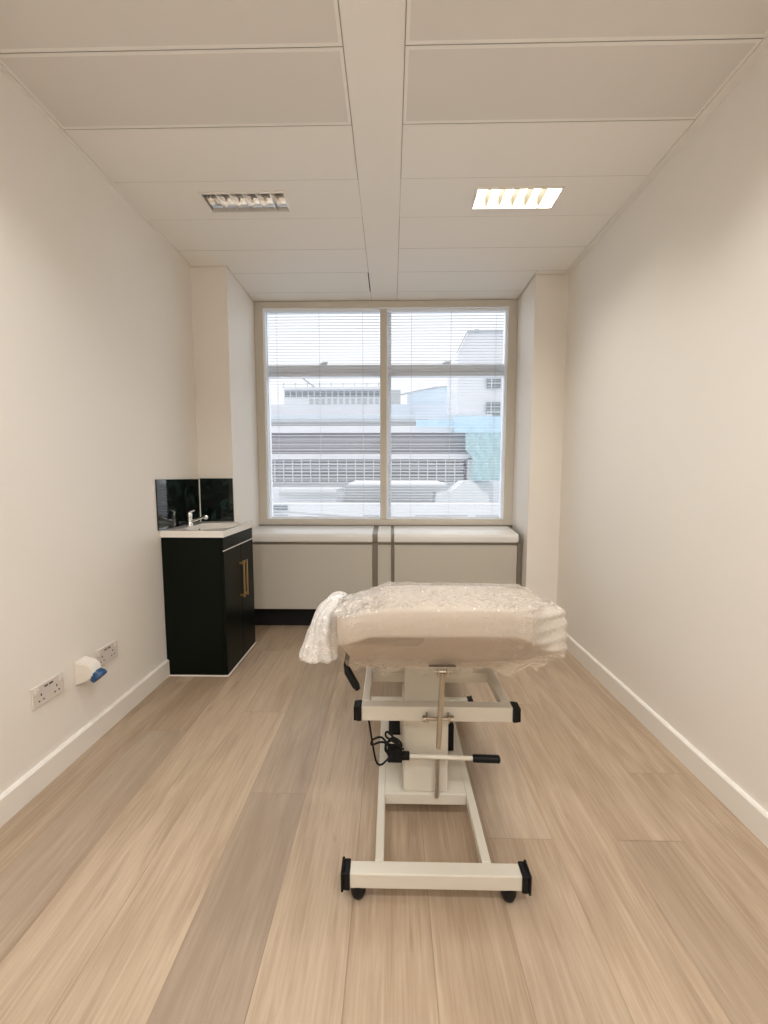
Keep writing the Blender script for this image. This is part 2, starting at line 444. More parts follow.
# ------------------------------------------------------------------ window
WX0, WX1, WZ0, WZ1 = -1.147, 1.040, .812, 2.690
m = MB(); fy0, fy1 = 3.445, 3.50
m.box(WX0, -1.080, fy0, fy1, WZ0, WZ1, .003).box(.968, WX1, fy0, fy1, WZ0, WZ1, .003)
m.box(-1.080, .968, fy0, fy1, WZ0, .872, .003).box(-1.080, .968, fy0, fy1, 2.640, WZ1, .003)
struct(m.build('trim_5', 'frame'))
# slim dark track line round the inside of the frame
m = MB(); m.box(-1.080, -1.072, 3.455, 3.50, .872, 2.640).box(.960, .968, 3.455, 3.50, .872, 2.640).box(-1.072, .960, 3.455, 3.50, 2.630, 2.640)
struct(m.build('trim_6', 'outer_frame'))
# reveal between inner and outer windows
m = MB(); m.box(WX0, -1.10, 3.50, 3.64, .80, 2.69).box(.995, WX1, 3.50, 3.64, .80, 2.69).box(-1.10, .995, 3.50, 3.64, .80, .862).box(-1.10, .995, 3.50, 3.64, 2.665, 2.69)
struct(m.build('wall_window_reveal', 'outer_frame'))
def window(n, x0, x1, xi0, xi1):
    """inner sliding sash with its pane, outer casement with a transom"""
    e = bpy.data.objects.new('window_%d' % n, None); COL.objects.link(e); e.location = ((x0+x1)/2, 3.47, .872); struct(e)
    dy = .012*(n-1)
    m = MB()
    m.box(x0, xi0, 3.462+dy, 3.49+dy, .872, 2.630, .002)
    if n == 2: m.box(xi1, x1, 3.462+dy, 3.49+dy, .872, 2.630, .002)
    m.box(xi0, xi1, 3.462+dy, 3.49+dy, .872, .882, .002).box(xi0, xi1, 3.462+dy, 3.49+dy, 2.620, 2.630, .002)
    m.build('sash_frame', 'outer_frame', e)
    if n == 1: MB().box(xi1, x1, 3.455, 3.49, .872, 2.630, .003).build('meeting_stile', 'frame', e)
    MB().quad((xi0, 3.476, .886), (xi1, 3.476, .886), (xi1, 3.476, 2.612), (xi0, 3.476, 2.612)).build('sliding_pane', 'glass', e)
    a, b = (-1.10, -.05) if n == 1 else (-.05, .995)
    xi0, xi1 = (-1.072, -.100) if n == 1 else (-.002, .968)
    m = MB(); y0, y1 = 3.56, 3.61
    m.box(a, xi0+.0, y0, y1, .862, 2.665, .004).box(xi1, b, y0, y1, .862, 2.665, .004)
    m.box(xi0, xi1, y0, y1, .862, .868, .002).box(xi0, xi1, y0, y1, 2.655, 2.665, .002)
    m.build('outer_frame', 'outer_frame', e)
    m = MB(); m.box(xi0, xi1, 3.552, 3.615, 2.105, 2.142, .004).box(xi0, xi1, 3.560, 3.615, 2.146, 2.208, .004)
    m.build('transom', 'outer_frame', e)
    xc = -.585 if n == 1 else .472
    m = MB(); m.box(xc-.03, xc+.03, 3.548, 3.56, 2.206, 2.222, .002).box(xc-.012, xc+.035, 3.54, 3.55, 2.214, 2.228, .002)
    m.build('catch', 'outer_frame', e)
    MB().quad((xi0, 3.585, .868), (xi1, 3.585, .868), (xi1, 3.585, 2.655), (xi0, 3.585, 2.655)).build('outer_pane', 'glass', e)
window(1, -1.072, -.044, -1.062, -.096)
window(2, -.044, .960, -.032, .952)

def blind(x0, x1, cords, label):
    t = thing('venetian_blind', label, 'blind', ((x0+x1)/2, 3.52, 2.64), 'blinds inside the window')
    MB().box(x0, x1, 3.505, 3.537, 2.632, 2.662, .003).build('head_rail', 'slat', t)
    m = MB(); z = 2.618; y0, y1 = 3.508, 3.533
    while z > .90:
        # one thin cambered slat, gently tipped
        pr = [(y0, z-.0016), (3.5205, z+.0020), (y1, z+.0016)]
        A = [m.bm.verts.new((x0, *p)) for p in pr]; B = [m.bm.verts.new((x1, *p)) for p in pr]
        for k in range(2): m.bm.faces.new((A[k], A[k+1], B[k+1], B[k]))
        z -= .0243
    m.build('slats', 'slat', t, smooth=60)
    MB().box(x0, x1, 3.509, 3.532, .878, .890, .003).build('bottom_rail', 'slat', t)
    for c in cords:
        m = MB(); m.tube([(c, 3.5065, .885), (c, 3.5065, 2.64)], .0009, 6).tube([(c, 3.5345, .885), (c, 3.5345, 2.64)], .0009, 6)
        m.build('ladder_cord', 'cord', t)
blind(-1.058, -.102, (-.982, -.617, -.245), 'open white slatted blind behind the left window sash')
blind(-.026, .950, (.169, .504, .885), 'open white slatted blind behind the right window sash')

# ------------------------------------------------------------------ casing under the window
def casing_profile():
    p = [(3.44, .722), (3.135, .722), (3.128, .73), (3.126, .762), (3.128, .776), (3.135, .786), (3.150, .792), (3.30, .806)]
    p += [(3.44, .817)]
    return p
def casing(name, x0, x1, label, group=None):
    t = thing(name, label, 'cover', ((x0+x1)/2, 3.3, .17), group)
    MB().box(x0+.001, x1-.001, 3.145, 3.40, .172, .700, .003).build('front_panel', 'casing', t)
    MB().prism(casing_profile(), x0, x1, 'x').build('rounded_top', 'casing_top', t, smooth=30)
    MB().box(x0, x1, 3.152, 3.38, .698, .724).build('shadow_gap', 'strip', t)
    return t
casing('heater_casing', -1.145, -.150, 'long grey metal heater casing under the left window, beside the black cabinet')
casing('heater_casing', .024, .998, 'long grey metal heater casing under the right window, behind the couch', None)
t = thing('filler_panel', 'narrow grey filler panel between the two heater casings', 'panel', (-.055, 3.3, .17))
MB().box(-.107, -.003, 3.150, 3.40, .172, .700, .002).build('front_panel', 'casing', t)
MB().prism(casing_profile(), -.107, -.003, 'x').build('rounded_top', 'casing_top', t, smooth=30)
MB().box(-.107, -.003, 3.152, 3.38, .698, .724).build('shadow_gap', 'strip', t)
for x0, x1, lb in ((-.149, -.108, 'dark metal joint strip at the right end of the left heater casing'), (-.002, .023, 'thin dark metal joint strip at the left end of the right heater casing')):
    m = MB(); m.box(x0, x1, 3.150, 3.40, .172, .722)
    pr = [(y+.004 if y < 3.4 else y, z-.004) for y, z in casing_profile()]
    m.prism(pr, x0, x1, 'x')
    tag(m.build('joint_strip', 'strip'), lb, 'strip')
m = MB(); m.box(.999, 1.034, 3.140, 3.40, .172, .735).prism(casing_profile(), .999, 1.012, 'x')
tag(m.build('end_strip', 'strip'), 'dark metal end strip between the right heater casing and the wall', 'strip')
struct(MB().box(XCL, XCR, 3.24, 3.26, 0, .172).build('wall_recess_shade', 'dark_recess'))  # black panel, the shade under the casings put in as colour
struct(MB().box(XCL, XCR, 3.43, 3.4445, .80, .826).build('trim_7', 'strip'))

# ------------------------------------------------------------------ vanity unit
t = thing('vanity_unit', 'black vanity cabinet with white basin standing in the left corner', 'vanity', (-1.21, 2.65, 0))
vx0, vx1, vy0, vy1 = -1.398, -1.020, 2.380, 2.888
MB().box(vx0, vx1-.018, vy0, vy1, .004, .872, .002).box(vx1-.019, vx1-.003, vy0, vy1, .784, .795).build('carcass', 'cabinet', t)
MB().box(vx1-.017, vx1+.001, vy0, vy1, .793, .872, .0015).build('fascia', 'cabinet', t)
ys = 2.652
for (a, b), hy in (((vy0, ys-.001), 2.628), ((ys+.001, vy1), 2.684)):
    d = MB().box(vx1-.017, vx1+.003, a, b, .008, .786, .002).build('door', 'cabinet', t)
    m = MB()
    m.box(-.995, -.985, hy-.006, hy+.006, .430, .675, .002)
    m.box(-1.021, -.992, hy-.006, hy+.006, .436, .450, .002).box(-1.021, -.992, hy-.006, hy+.006, .655, .669, .002)
    m.build('handle', 'brass', d)
MB().box(vx1-.003, vx1+.0006, vy0+.0005, vy1-.001, .7865, .7925).build('gap_strip', 'lamp_frame', t)
# basin slab with a scooped bowl
bm = bmesh.new()
bx0, bx1, by0, by1, bz = -1.399, -1.011, 2.370, 2.889, .915
NX, NY = 24, 30
def bowl(x, y):
    u = (x - (-1.185)) / .128; v = (y - 2.645) / .195
    r = (abs(u)**3.2 + abs(v)**3.2)**(1/3.2)
    return -.075*(max(0, 1-r**3)**.5 if r < 1 else 0)
G = [[None]*(NY+1) for _ in range(NX+1)]
for i in range(NX+1):
    for j in range(NY+1):
        x = bx0 + (bx1-bx0)*i/NX; y = by0 + (by1-by0)*j/NY
        edge = min(x-bx0, bx1-x, y-by0, by1-y)
        z = bz + bowl(x, y) - (.004 if .004 < edge and x > -1.31 else 0)
        G[i][j] = bm.verts.new((x, y, z))
for i in range(NX):
    for j in range(NY): bm.faces.new((G[i][j], G[i+1][j], G[i+1][j+1], G[i][j+1]))
peri = [G[i][0] for i in range(NX+1)] + [G[NX][j] for j in range(1, NY+1)] + [G[i][NY] for i in range(NX-1, -1, -1)] + [G[0][j] for j in range(NY-1, 0, -1)]
low = [bm.verts.new((v.co.x, v.co.y, .875)) for v in peri]
for k in range(len(peri)):
    q = (k+1) % len(peri); bm.faces.new((peri[k], low[k], low[q], peri[q]))
bm.faces.new(low[::-1])
mb = MB(); mb.bm.free(); mb.bm = bm
basin = mb.build('basin', 'ceramic', t, smooth=45)
MB().lathe((-1.291, 2.645, .885), [(.007, 0), (.007, .004), (.002, .005)], 14, 'x').build('overflow_hole', 'dark_recess', basin)
# mixer tap
tp = MB()
cx, cy = -1.345, 2.632
tp.lathe((cx, cy, bz), [(.023, 0), (.023, .005), (.018, .010), (.0165, .050), (.018, .058), (.0185, .078), (.014, .086), (.003, .088)], 20)
tp.tube([(cx+.006, cy, bz+.026), (cx+.045, cy, bz+.040), (cx+.085, cy, bz+.054), (cx+.105, cy, bz+.058)], .009, 12, radii=[.010, .0085, .008, .009])
tp.lathe((cx+.108, cy, bz+.042), [(.007, 0), (.0125, .006), (.0145, .014), (.0125, .023), (.006, .028)], 14)
tap = tp.build('mixer_tap', 'chrome', t, smooth=45)
lv = MB(); lv.tube([(cx, cy, bz+.086), (cx+.012, cy, bz+.096), (cx+.036, cy, bz+.104)], .008, 10, radii=[.011, .008, .005])
lv.build('tap_lever', 'chrome', tap, smooth=45)
# sealant bead round the foot
m = MB(); m.box(vx0, vx1+.008, vy0-.006, vy0, 0, .006).box(vx1+.003, vx1+.009, vy0, vy1, 0, .006)
m.build('sealant_bead', 'silicone', t)

# splashbacks
tag(MB().box(-1.4, -1.392, 2.352, 2.884, .9165, 1.224, .0015).build('splashback_panel', 'splash'), 'glossy dark green splashback on the left wall, behind the tap', 'splashback')
tag(MB().box(-1.391, -1.149, 2.8805, 2.889, .9165, 1.229, .0015).build('splashback_panel', 'splash'), 'glossy near-black green splashback on the column, facing the room', 'splashback')
tag(MB().box(-1.394, -1.387, 2.874, 2.882, .915, 1.228, .002).build('sealant_joint', 'silicone'), 'thin white sealant joint between the two green splashbacks', 'sealant')

# ------------------------------------------------------------------ sockets on the left wall
def socket(yc, label):
    t = thing('wall_socket', label, 'socket', (-1.4, yc, .375), 'double sockets on the left wall')
    MB().box(-1.4, -1.391, yc-.074, yc+.074, .332, .418, .003).build('faceplate', 'socket', t)
    for s in (-1, 1):
        MB().prism([(-1.391, .389), (-1.386, .389), (-1.384, .4075), (-1.391, .4075)], yc+s*.058-.007, yc+s*.058+.007, 'y').build('switch', 'socket2', t)
    for s in (-1, 1):
        c = yc + s*.037
        m = MB()
        m.box(-1.3915, -1.3905, c-.0025, c+.0025, .372, .381)
        m.box(-1.3915, -1.3905, c-.014, c-.0065, .3515, .3565).box(-1.3915, -1.3905, c+.0065, c+.014, .3515, .3565)
        m.build('pin_holes', 'dark_recess', t)
    m = MB(); m.box(-1.3915, -1.3902, yc-.020, yc-.004, .3985, .4045).box(-1.3915, -1.3902, yc+.002, yc+.020, .3985, .4045)
    m.build('marking', 'black', t)
    return t
a_ = socket(1.533, 'white double socket nearest the camera on the left wall')
b_ = socket(1.870, 'white double socket just beyond the blue-lidded power outlet')

t = thing('power_outlet', 'white wedge-shaped wall outlet with a blue plastic lid', 'power outlet', (-1.4, 1.73, .36))
bm = bmesh.new()
ya, yb = 1.672, 1.742
vv = [(-1.4, ya, .316), (-1.4, ya, .426), (-1.4, yb, .426), (-1.4, yb, .316),
      (-1.345, ya+.003, .338), (-1.345, ya+.003, .412), (-1.345, yb-.003, .412), (-1.345, yb-.003, .338),
      (-1.318, ya+.006, .362), (-1.330, ya+.006, .398), (-1.330, yb-.006, .398), (-1.318, yb-.006, .362)]
vs = [bm.verts.new(p) for p in vv]
for f in ((0, 1, 2, 3), (0, 4, 5, 1), (1, 5, 6, 2), (2, 6, 7, 3), (3, 7, 4, 0), (4, 8, 9, 5), (5, 9, 10, 6), (6, 10, 11, 7), (7, 11, 8, 4), (8, 11, 10, 9)):
    bm.faces.new([vs[i] for i in f])
bmesh.ops.bevel(bm, geom=bm.edges[:], offset=.0035, segments=2, affect='EDGES')
mb = MB(); mb.bm.free(); mb.bm = bm; mb.build('housing', 'socket2', t, smooth=35)
MB().lathe((-1.362, 1.6765, .374), [(.004, 0), (.004, .002), (.001, .0025)], 10, 'y').build('screw', 'rod', t)
m = MB()
d = Vector((.66, 0, -.75)); c0 = Vector((-1.330, 1.706, .364))
pts = [c0 + d*q for q in (.0, .012, .014, .030, .034)]
m.tube(pts, .03, 24, radii=[.027, .027, .033, .033, .028])
lid = m.build('blue_lid', 'blue', t, smooth=40); lid['label'] = 'blue round plastic lid'
m = MB(); m.box(-1.322, -1.296, 1.695, 1.718, .366, .378, .004); m.build('hinge', 'blue', t)

# ------------------------------------------------------------------ treatment couch
CX = .150
t = thing('treatment_couch', 'cream treatment couch with raised padded section on a low steel base', 'couch', (CX, 1.5, 0))
def bar(name, x0, x1, y0, y1, z0, z1, m='steel_cream', b=.003, par=None):
    return MB().box(x0, x1, y0, y1, z0, z1, b).build(name, m, par or t)
# base: two cross bars on feet joined by two rails
nb = bar('base_cross_bar', -.120, .380, 1.062, 1.104, .046, .092)
fb = bar('base_cross_bar', -.105, .395, 1.965, 2.000, .050, .096)
def endcap(x, s, y0, y1, z0, z1, par, fl=.007):
    m = MB(); a, b = sorted((x, x + s*.018)); m.box(a, b, y0-.004, y1+.004, z0-.004, z1+.004, .003)
    a, b = sorted((x + s*.018, x + s*.026)); m.box(a, b, y0-fl, y1+fl, z0-fl, z1+fl, .003)
    return m.build('end_cap', 'black', par)
endcap(-.119, -1, 1.062, 1.104, .046, .092, nb); endcap(.379, 1, 1.062, 1.104, .046, .092, nb)
endcap(-.105, -1, 1.965, 2.000, .050, .096, fb); endcap(.395, 1, 1.965, 2.000, .050, .096, fb)
for x, y, par in ((-.096, 1.083, nb), (.347, 1.083, nb), (-.096, 1.983, fb), (.372, 1.983, fb)):
    o = MB().lathe((x, y, 0), [(.008, 0), (.017, .005), (.022, .016), (.023, .030), (.023, .048)], 20).build('foot', 'black', par, smooth=40)
bar('base_rail', -.047, -.021, 1.103, 1.966, .066, .094)
bar('base_rail', .272, .300, 1.103, 1.966, .066, .094)
MB().box(-.021, .272, 1.352, 1.80, .058, .098, .002).build('base_plate', 'steel_cream', t)
# lifting column: sleeve, inner column, carriage
MB().box(.045, .206, 1.362, 1.56, .098, .405, .006).build('column_sleeve', 'steel_cream', t)
MB().box(.052, .190, 1.42, 1.55, .40, .555, .005).build('inner_column', 'steel_cream', t)
MB().box(-.01, .04, 1.60, 1.70, .098, .16, .004).build('drive_motor', 'black', t)
MB().box(.215, .262, 1.58, 1.70, .10, .215, .004).build('drive_motor', 'black', t)
MB().box(-.02, .044, 1.50, 1.535, .175, .20, .002).build('cross_stay', 'steel_cream', t)
# upper frame
ub = bar('upper_cross_bar', -.098, .402, 1.262, 1.300, .432, .482)
endcap(-.098, -1, 1.262, 1.300, .436, .478, ub, .003); endcap(.402, 1, 1.262, 1.300, .436, .478, ub, .003)
bar('upper_cross_bar', -.075, .380, 1.50, 1.535, .440, .480)
bar('upper_rail', -.098, -.072, 1.300, 1.99, .448, .482)
bar('upper_rail', .372, .402, 1.300, 1.99, .448, .482)
bar('upper_cross_bar', -.072, .372, 1.955, 1.99, .448, .480)
MB().box(-.02, .32, 1.50, 1.62, .480, .560, .004).build('carriage', 'steel_cream', t)
# ratchet rod with clamp and hinge
rodm = MB(); rodm.tube([(.155, 1.236, .358), (.155, 1.236, .364), (.150, 1.120, .676)], .0085, 14)
rod = rodm.build('support_rod', 'rod', t, smooth=40)
m = MB(); m.box(.110, .190, 1.112, 1.130, .690, .693, .001).box(.134, .139, 1.108, 1.130, .664, .691, .001).box(.161, .166, 1.108, 1.130, .664, .691, .001)
m.tube([(.126, 1.120, .676), (.174, 1.120, .676)], .005, 10)
m.build('rod_hinge', 'rod', rod)
m = MB(); m.tube([(.108, 1.245, .453), (.195, 1.245, .453)], .0055, 10)
m.box(.116, .122, 1.236, 1.262, .441, .466, .001).box(.186, .191, 1.236, 1.262, .441, .466, .001)
m.lathe((.112, 1.245, .453), [(.010, -.008), (.010, .0)], 8, 'x').lathe((.196, 1.245, .453), [(.010, -.002), (.010, .008)], 8, 'x')
m.build('rod_clamp', 'rod', rod, smooth=40)
# foot lever on its post
lvr = MB().tube([(.05, 1.335, .257), (.32, 1.335, .250)], .0075, 12).build('foot_lever', 'steel_cream', t, smooth=40)
MB().tube([(.288, 1.335, .2508), (.292, 1.335, .2507), (.380, 1.335, .2485), (.384, 1.335, .2484)], .013, 14, radii=[.010, .0135, .0135, .009]).build('lever_grip', 'black', lvr, smooth=40)
MB().tube([(.164, 1.340, .098), (.166, 1.338, .244)], .0075, 12).build('lever_post', 'rod', t, smooth=40)
m = MB(); m.box(-.012, .040, 1.322, 1.355, .238, .290, .004).box(.038, .066, 1.324, 1.348, .246, .268, .004)
m.build('switch_box', 'black', t)
# cable
def curve_pts(P, n=8):
    P = [Vector(p) for p in P]; out = []
    for i in range(len(P)-1):
        p0, p1, p2, p3 = P[max(i-1, 0)], P[i], P[i+1], P[min(i+2, len(P)-1)]
        for k in range(n):
            u = k/n
            out.append(.5*((2*p1) + (p2-p0)*u + (2*p0-5*p1+4*p2-p3)*u*u + (3*p1-p0-3*p2+p3)*u**3))
    return out + [P[-1]]
m = MB()
m.tube(curve_pts([(-.080, 1.285, .435), (-.074, 1.300, .40), (-.063, 1.305, .32), (-.050, 1.305, .255), (-.032, 1.308, .244), (-.008, 1.315, .262), (.008, 1.322, .275)]), .0035, 8)
m.tube(curve_pts([(.0, 1.325, .285), (-.030, 1.318, .335), (-.062, 1.308, .335), (-.066, 1.305, .318), (-.030, 1.308, .326), (.016, 1.318, .300), (.018, 1.322, .29)]), .0035, 8)
m.tube(curve_pts([(.03, 1.325, .285), (.022, 1.312, .325), (-.012, 1.310, .362), (-.016, 1.308, .345), (.02, 1.312, .318), (.044, 1.322, .29)]), .0035, 8)
m.tube(curve_pts([(.0, 1.322, .262), (-.02, 1.312, .30), (.005, 1.308, .342), (.036, 1.312, .318), (.03, 1.318, .28)]), .004, 8)
m.tube(curve_pts([(-.01, 1.322, .27), (-.018, 1.312, .315), (.012, 1.308, .333), (.04, 1.314, .296)]), .004, 8)
m.build('coiled_cable', 'black', t, smooth=60)
# black release handle under the left edge
MB().tube([(-.136, 1.25, .700), (-.142, 1.22, .645), (-.136, 1.21, .628), (-.110, 1.20, .588), (-.103, 1.198, .576)], .013, 12, radii=[.007, .009, .0125, .0125, .008]).build('release_handle', 'black', t, smooth=40)

# --- padded raised section: rings of a rounded octagon that follow a tilted, crowned profile
CX = .165
A_, Y0, Y1 = .312, 1.000, 1.62
def outline(ix, iy, per):
    a = A_-ix; y0 = Y0+iy; y1 = Y1-ix*.8
    cl = max(.008, .030-ix*.1); cr = max(.008, .125-ix*.40); cd = max(.008, .105-ix*.35); cf = max(.008, .04-ix*.3)
    P = [(-a+cl, y0), (a-cr, y0), (a, y0+cd), (a, y1-cf), (a-cf, y1), (-a+cf, y1), (-a, y1-cf), (-a, y0+cl)]
    out = []
    for k in range(8):
        p, q = P[k], P[(k+1) % 8]; n = per[k]
        for i in range(n): u = i/n; out.append((CX+p[0]+(q[0]-p[0])*u, p[1]+(q[1]-p[1])*u))
    for _ in range(2):
        out = [((out[i-1][0]+2*out[i][0]+out[(i+1) % len(out)][0])/4, (out[i-1][1]+2*out[i][1]+out[(i+1) % len(out)][1])/4) for i in range(len(out))]
    return out
def tilt(y): return -max(0, y-1.12)**1.25*.46
# level: (inset sides, inset near end, dz)
TOP = [(.285, .29, .024), (.20, .20, .026), (.13, .150, .024), (.065, .085, .016), (.030, .040, .009), (.012, .014, .004), (.003, .004, -.002), (0, 0, -.010), (0, 0, -.040), (0, 0, -.070), (.002, .003, -.077), (.008, .012, -.083)]
BOT = [(.008, .012, -.083), (.012, .050, -.120), (.018, .100, -.170), (.030, .150, -.215), (.055, .185, -.238), (.25, .24, -.240)]
def sag(x): return -.20*max(0, -.005-x) - .36*max(0, x-.375)
def botsag(x): return -.62*max(0, x-.335) - .40*max(0, -.055-x)
ZE = .903
def loft(levels, per, fn=None, cap0=True, cap1=True, off=0.):
    m = MB(); rings = []
    for li, (ix, iy, dz) in enumerate(levels):
        pts = outline(ix-off, iy-off, per)
        ring = []
        for k, (x, y) in enumerate(pts):
            w_ = min(1, max(0, (-dz-.01)/.065))
            z = ZE + dz + sag(x)*(1-w_) + botsag(x)*w_*(1 if dz > -.1 else max(0, 1+(dz+.1)*8)) + tilt(y)*(1 if dz > -.1 else max(.35, 1-(-.1-dz)*3.2))
            p = Vector((x, y, z))
            if fn: p = fn(p, k, li, len(pts))
            ring.append(m.bm.verts.new(p))
        rings.append(ring)
    for a, b in zip(rings, rings[1:]):
        n = len(a)
        for k in range(n): m.bm.faces.new((a[k], b[k], b[(k+1) % n], a[(k+1) % n]))
    if cap0: m.bm.faces.new(rings[0])
    if cap1: m.bm.faces.new(rings[-1][::-1])
    return m
PER = [16, 6, 20, 4, 16, 4, 20, 6]
pad = loft(TOP, PER).build('backrest_cushion', 'vinyl', t, smooth=60)
loft(BOT, PER).build('backrest_underside', 'underside', t, smooth=60)
# seat section and dropped foot section behind it
def slab(name, pts, th, x0, x1):
    up = [(y, z) for y, z in pts]; prof = up + [(y, z-th) for y, z in pts[::-1]]
    m = MB(); m.prism(prof, x0, x1, 'x')
    bmesh.ops.bevel(m.bm, geom=m.bm.edges[:], offset=.018, segments=3, affect='EDGES')
    return m.build(name, 'vinyl', t, smooth=50)
slab('seat_cushion', [(1.64, .645), (2.02, .645)], .075, CX-.29, CX+.29)
slab('foot_cushion', [(2.035, .640), (2.50, .475)], .075, CX-.29, CX+.29)
MB().box(CX-.22, CX+.22, 1.64, 2.00, .545, .570, .003).build('seat_board', 'steel_cream', t)
for x in (-.08, .36):
    for y in (1.66, 1.92): MB().box(x, x+.025, y, y+.04, .48, .55, .002).build('seat_bracket', 'steel_cream', t)

# ------------------------------------------------------------------ plastic wrap
def interp(levels, n):
    out = []
    for a, b in zip(levels, levels[1:]):
        for k in range(n): u = k/n; out.append(tuple(a[i]+(b[i]-a[i])*u for i in range(3)))
    return out + [levels[-1]]
LV = interp([(.285, .29, .026), (.20, .20, .029), (.13, .150, .027), (.065, .085, .019), (.030, .040, .012), (.010, .012, .006), (.000, .001, -.003), (-.004, -.003, -.020), (-.004, -.003, -.070), (.0, .003, -.082), (.006, .040, -.118), (.012, .095, -.170), (.022, .140, -.215), (.045, .170, -.240)], 8)
PF = [170, 70, 120, 10, 60, 10, 120, 30]
NT = sum(PF)
cR = PF[0] + PF[1]*.6      # near right corner
def fold(p, k, li, n):
    lev = li/len(LV)
    q = p.copy()
    nz = noise.fractal(p*9, 1.0, 2.0, 3)
    rg = 1-abs(noise.noise(p*Vector((22, 22, 22)) if False else Vector((p.x*24, p.y*24, p.z*24))))
    top = lev < .36
    amp = .004 if top else .0022
    c = Vector((CX, 1.3, .75))
    out = (q-c); out.z *= 1.6; out.normalize()
    if top or lev < .5:
        fade = 1 if top else max(0, 1-(lev-.36)*7)
        v1 = noise.voronoi(Vector((p.x*26, p.y*30, p.z*26)) + noise.noise_vector(p*16)*.7)[0]
        v2 = noise.voronoi(Vector((p.x*66, p.y*70, p.z*66)) + noise.noise_vector(p*30)*.6)[0]
        q += out*fade*(.011*(v1[1]-v1[0]-.35) + .0035*(v2[1]-v2[0]-.3))
    elif lev < .8:
        w1 = noise.noise(Vector((p.x*11+p.z*16, p.z*60-p.x*14, p.y*9)))
        q += out*.0014*w1
    q += out*(.005 + amp*nz + (.006 if top else .002)*(rg-.6))
    # pleats fanning round the near right corner
    d = (k-cR)/(PF[1]*.9)
    if abs(d) < 1.6 and lev > .33:
        w = math.exp(-d*d*1.6)
        rip = math.sin(p.z*190 + d*2.4)
        q += Vector((.7, -.25, 0))*(.0055*rip*w)
        q += Vector((.006, .0, 0))*w*min(1, (lev-.33)*4)
        if lev > .72:
            g = (lev-.72)/.28
            q += Vector((.040*g, -.040*g, .012*g))*w
    # slack bottom hem
    if lev > .8:
        q.z += .012*(lev-.8)/.2*math.sin(k*.13+1.1) + .006*nz
    # puffed film along the top of the left shoulder
    if k > NT-PF[7]-PF[6] and lev < .45:
        q.z += .010*max(0, nz+.4); q.x -= .006*max(0, nz+.3)
    return q
wr = thing('plastic_wrap', 'clear crinkled plastic wrap pulled over the couch padding', 'wrap', (CX, 1.25, .66))
sheet = loft(LV, PF, fold, cap0=True, cap1=False, off=.004).build('wrap_sheet', 'film', wr, smooth=80)
dens = sheet.data.attributes.new('dens', 'FLOAT', 'POINT'); spk = sheet.data.attributes.new('spk', 'FLOAT', 'POINT')
for i, v in enumerate(sheet.data.vertices):
    li, k = divmod(i, NT); lev = li/len(LV); d = (k-cR)/(PF[1]*.9)
    c = v.co
    top = 1 if lev < .40 else max(0, 1-(lev-.40)*14)
    dv = .10*top + (.50*math.exp(-d*d*1.8) if lev > .36 else .15*math.exp(-d*d))
    if c.x < .0 and lev < .5: dv += min(.5, (.0-c.x)*4)*top
    if lev > .86: dv += .15
    dens.data[i].value = dv; spk.data[i].value = top
# loose bunched end hanging at the left
def loose():
    m = MB(); R = []
    # spine from the top shoulder down to the flared hem, with half widths across x and y
    sp = [((-.146, 1.180, .884), .010, .04), ((-.160, 1.175, .879), .024, .06), ((-.176, 1.165, .862), .034, .075), ((-.190, 1.155, .835), .038, .075),
          ((-.198, 1.145, .795), .042, .07), ((-.206, 1.138, .755), .050, .065), ((-.212, 1.132, .722), .055, .055), ((-.213, 1.130, .706), .048, .03), ((-.205, 1.135, .704), .014, .012)]
    n = 56
    P = curve_pts([s[0] for s in sp], 6)
    for i, p in enumerate(P):
        u = i/6; k = min(int(u), len(sp)-2); f = min(u-k, 1)
        a = sp[k][1]*(1-f)+sp[k+1][1]*f; b = sp[k][2]*(1-f)+sp[k+1][2]*f
        ring = []
        for j in range(n):
            th = 2*math.pi*j/n
            rr = 1 + .11*noise.noise(Vector((math.cos(th)*2.2, math.sin(th)*2.2, p.z*14))) + .07*math.sin(th*9+p.z*30) * (.4+u/8)
            q = p + Vector((a*math.cos(th)*rr, b*math.sin(th)*rr, .010*noise.noise(Vector((math.cos(th)*3, p.z*30, math.sin(th)*3)))))
            ring.append(m.bm.verts.new(q))
        R.append(ring)
    for a, b in zip(R, R[1:]):
        for j in range(n): m.bm.faces.new((a[j], a[(j+1) % n], b[(j+1) % n], b[j]))
    m.bm.faces.new(R[0][::-1]); m.bm.faces.new(R[-1])
    return m
o = loose().build('loose_end', 'film_loose', wr, smooth=80); o['label'] = 'bunched white loose end of the wrap'
# thin clear flare beyond the bunch
m = MB(); nU, nV = 14, 10; G = []
for i in range(nU+1):
    u = i/nU; row = []
    for j in range(nV+1):
        v = j/nV
        x = -.205 - .020*u - (.034*u*u)*v + .03*(1-v)*(1-u); y = 1.10 - .01*v + .012*math.sin(u*9+v*5); z = .845 - .115*u + .006*math.sin(v*7) - .012*v*u
        row.append(m.bm.verts.new((x, y, z)))
    G.append(row)
for i in range(nU):
    for j in range(nV): m.bm.faces.new((G[i][j], G[i+1][j], G[i+1][j+1], G[i][j+1]))
m.build('clear_flap', 'film', wr, smooth=80)

# ------------------------------------------------------------------ outside
GZ = -6.0
struct(MB().quad((-60, 4, GZ), (60, 4, GZ), (60, 90, GZ), (-60, 90, GZ)).build('ground', 'b_roof'))
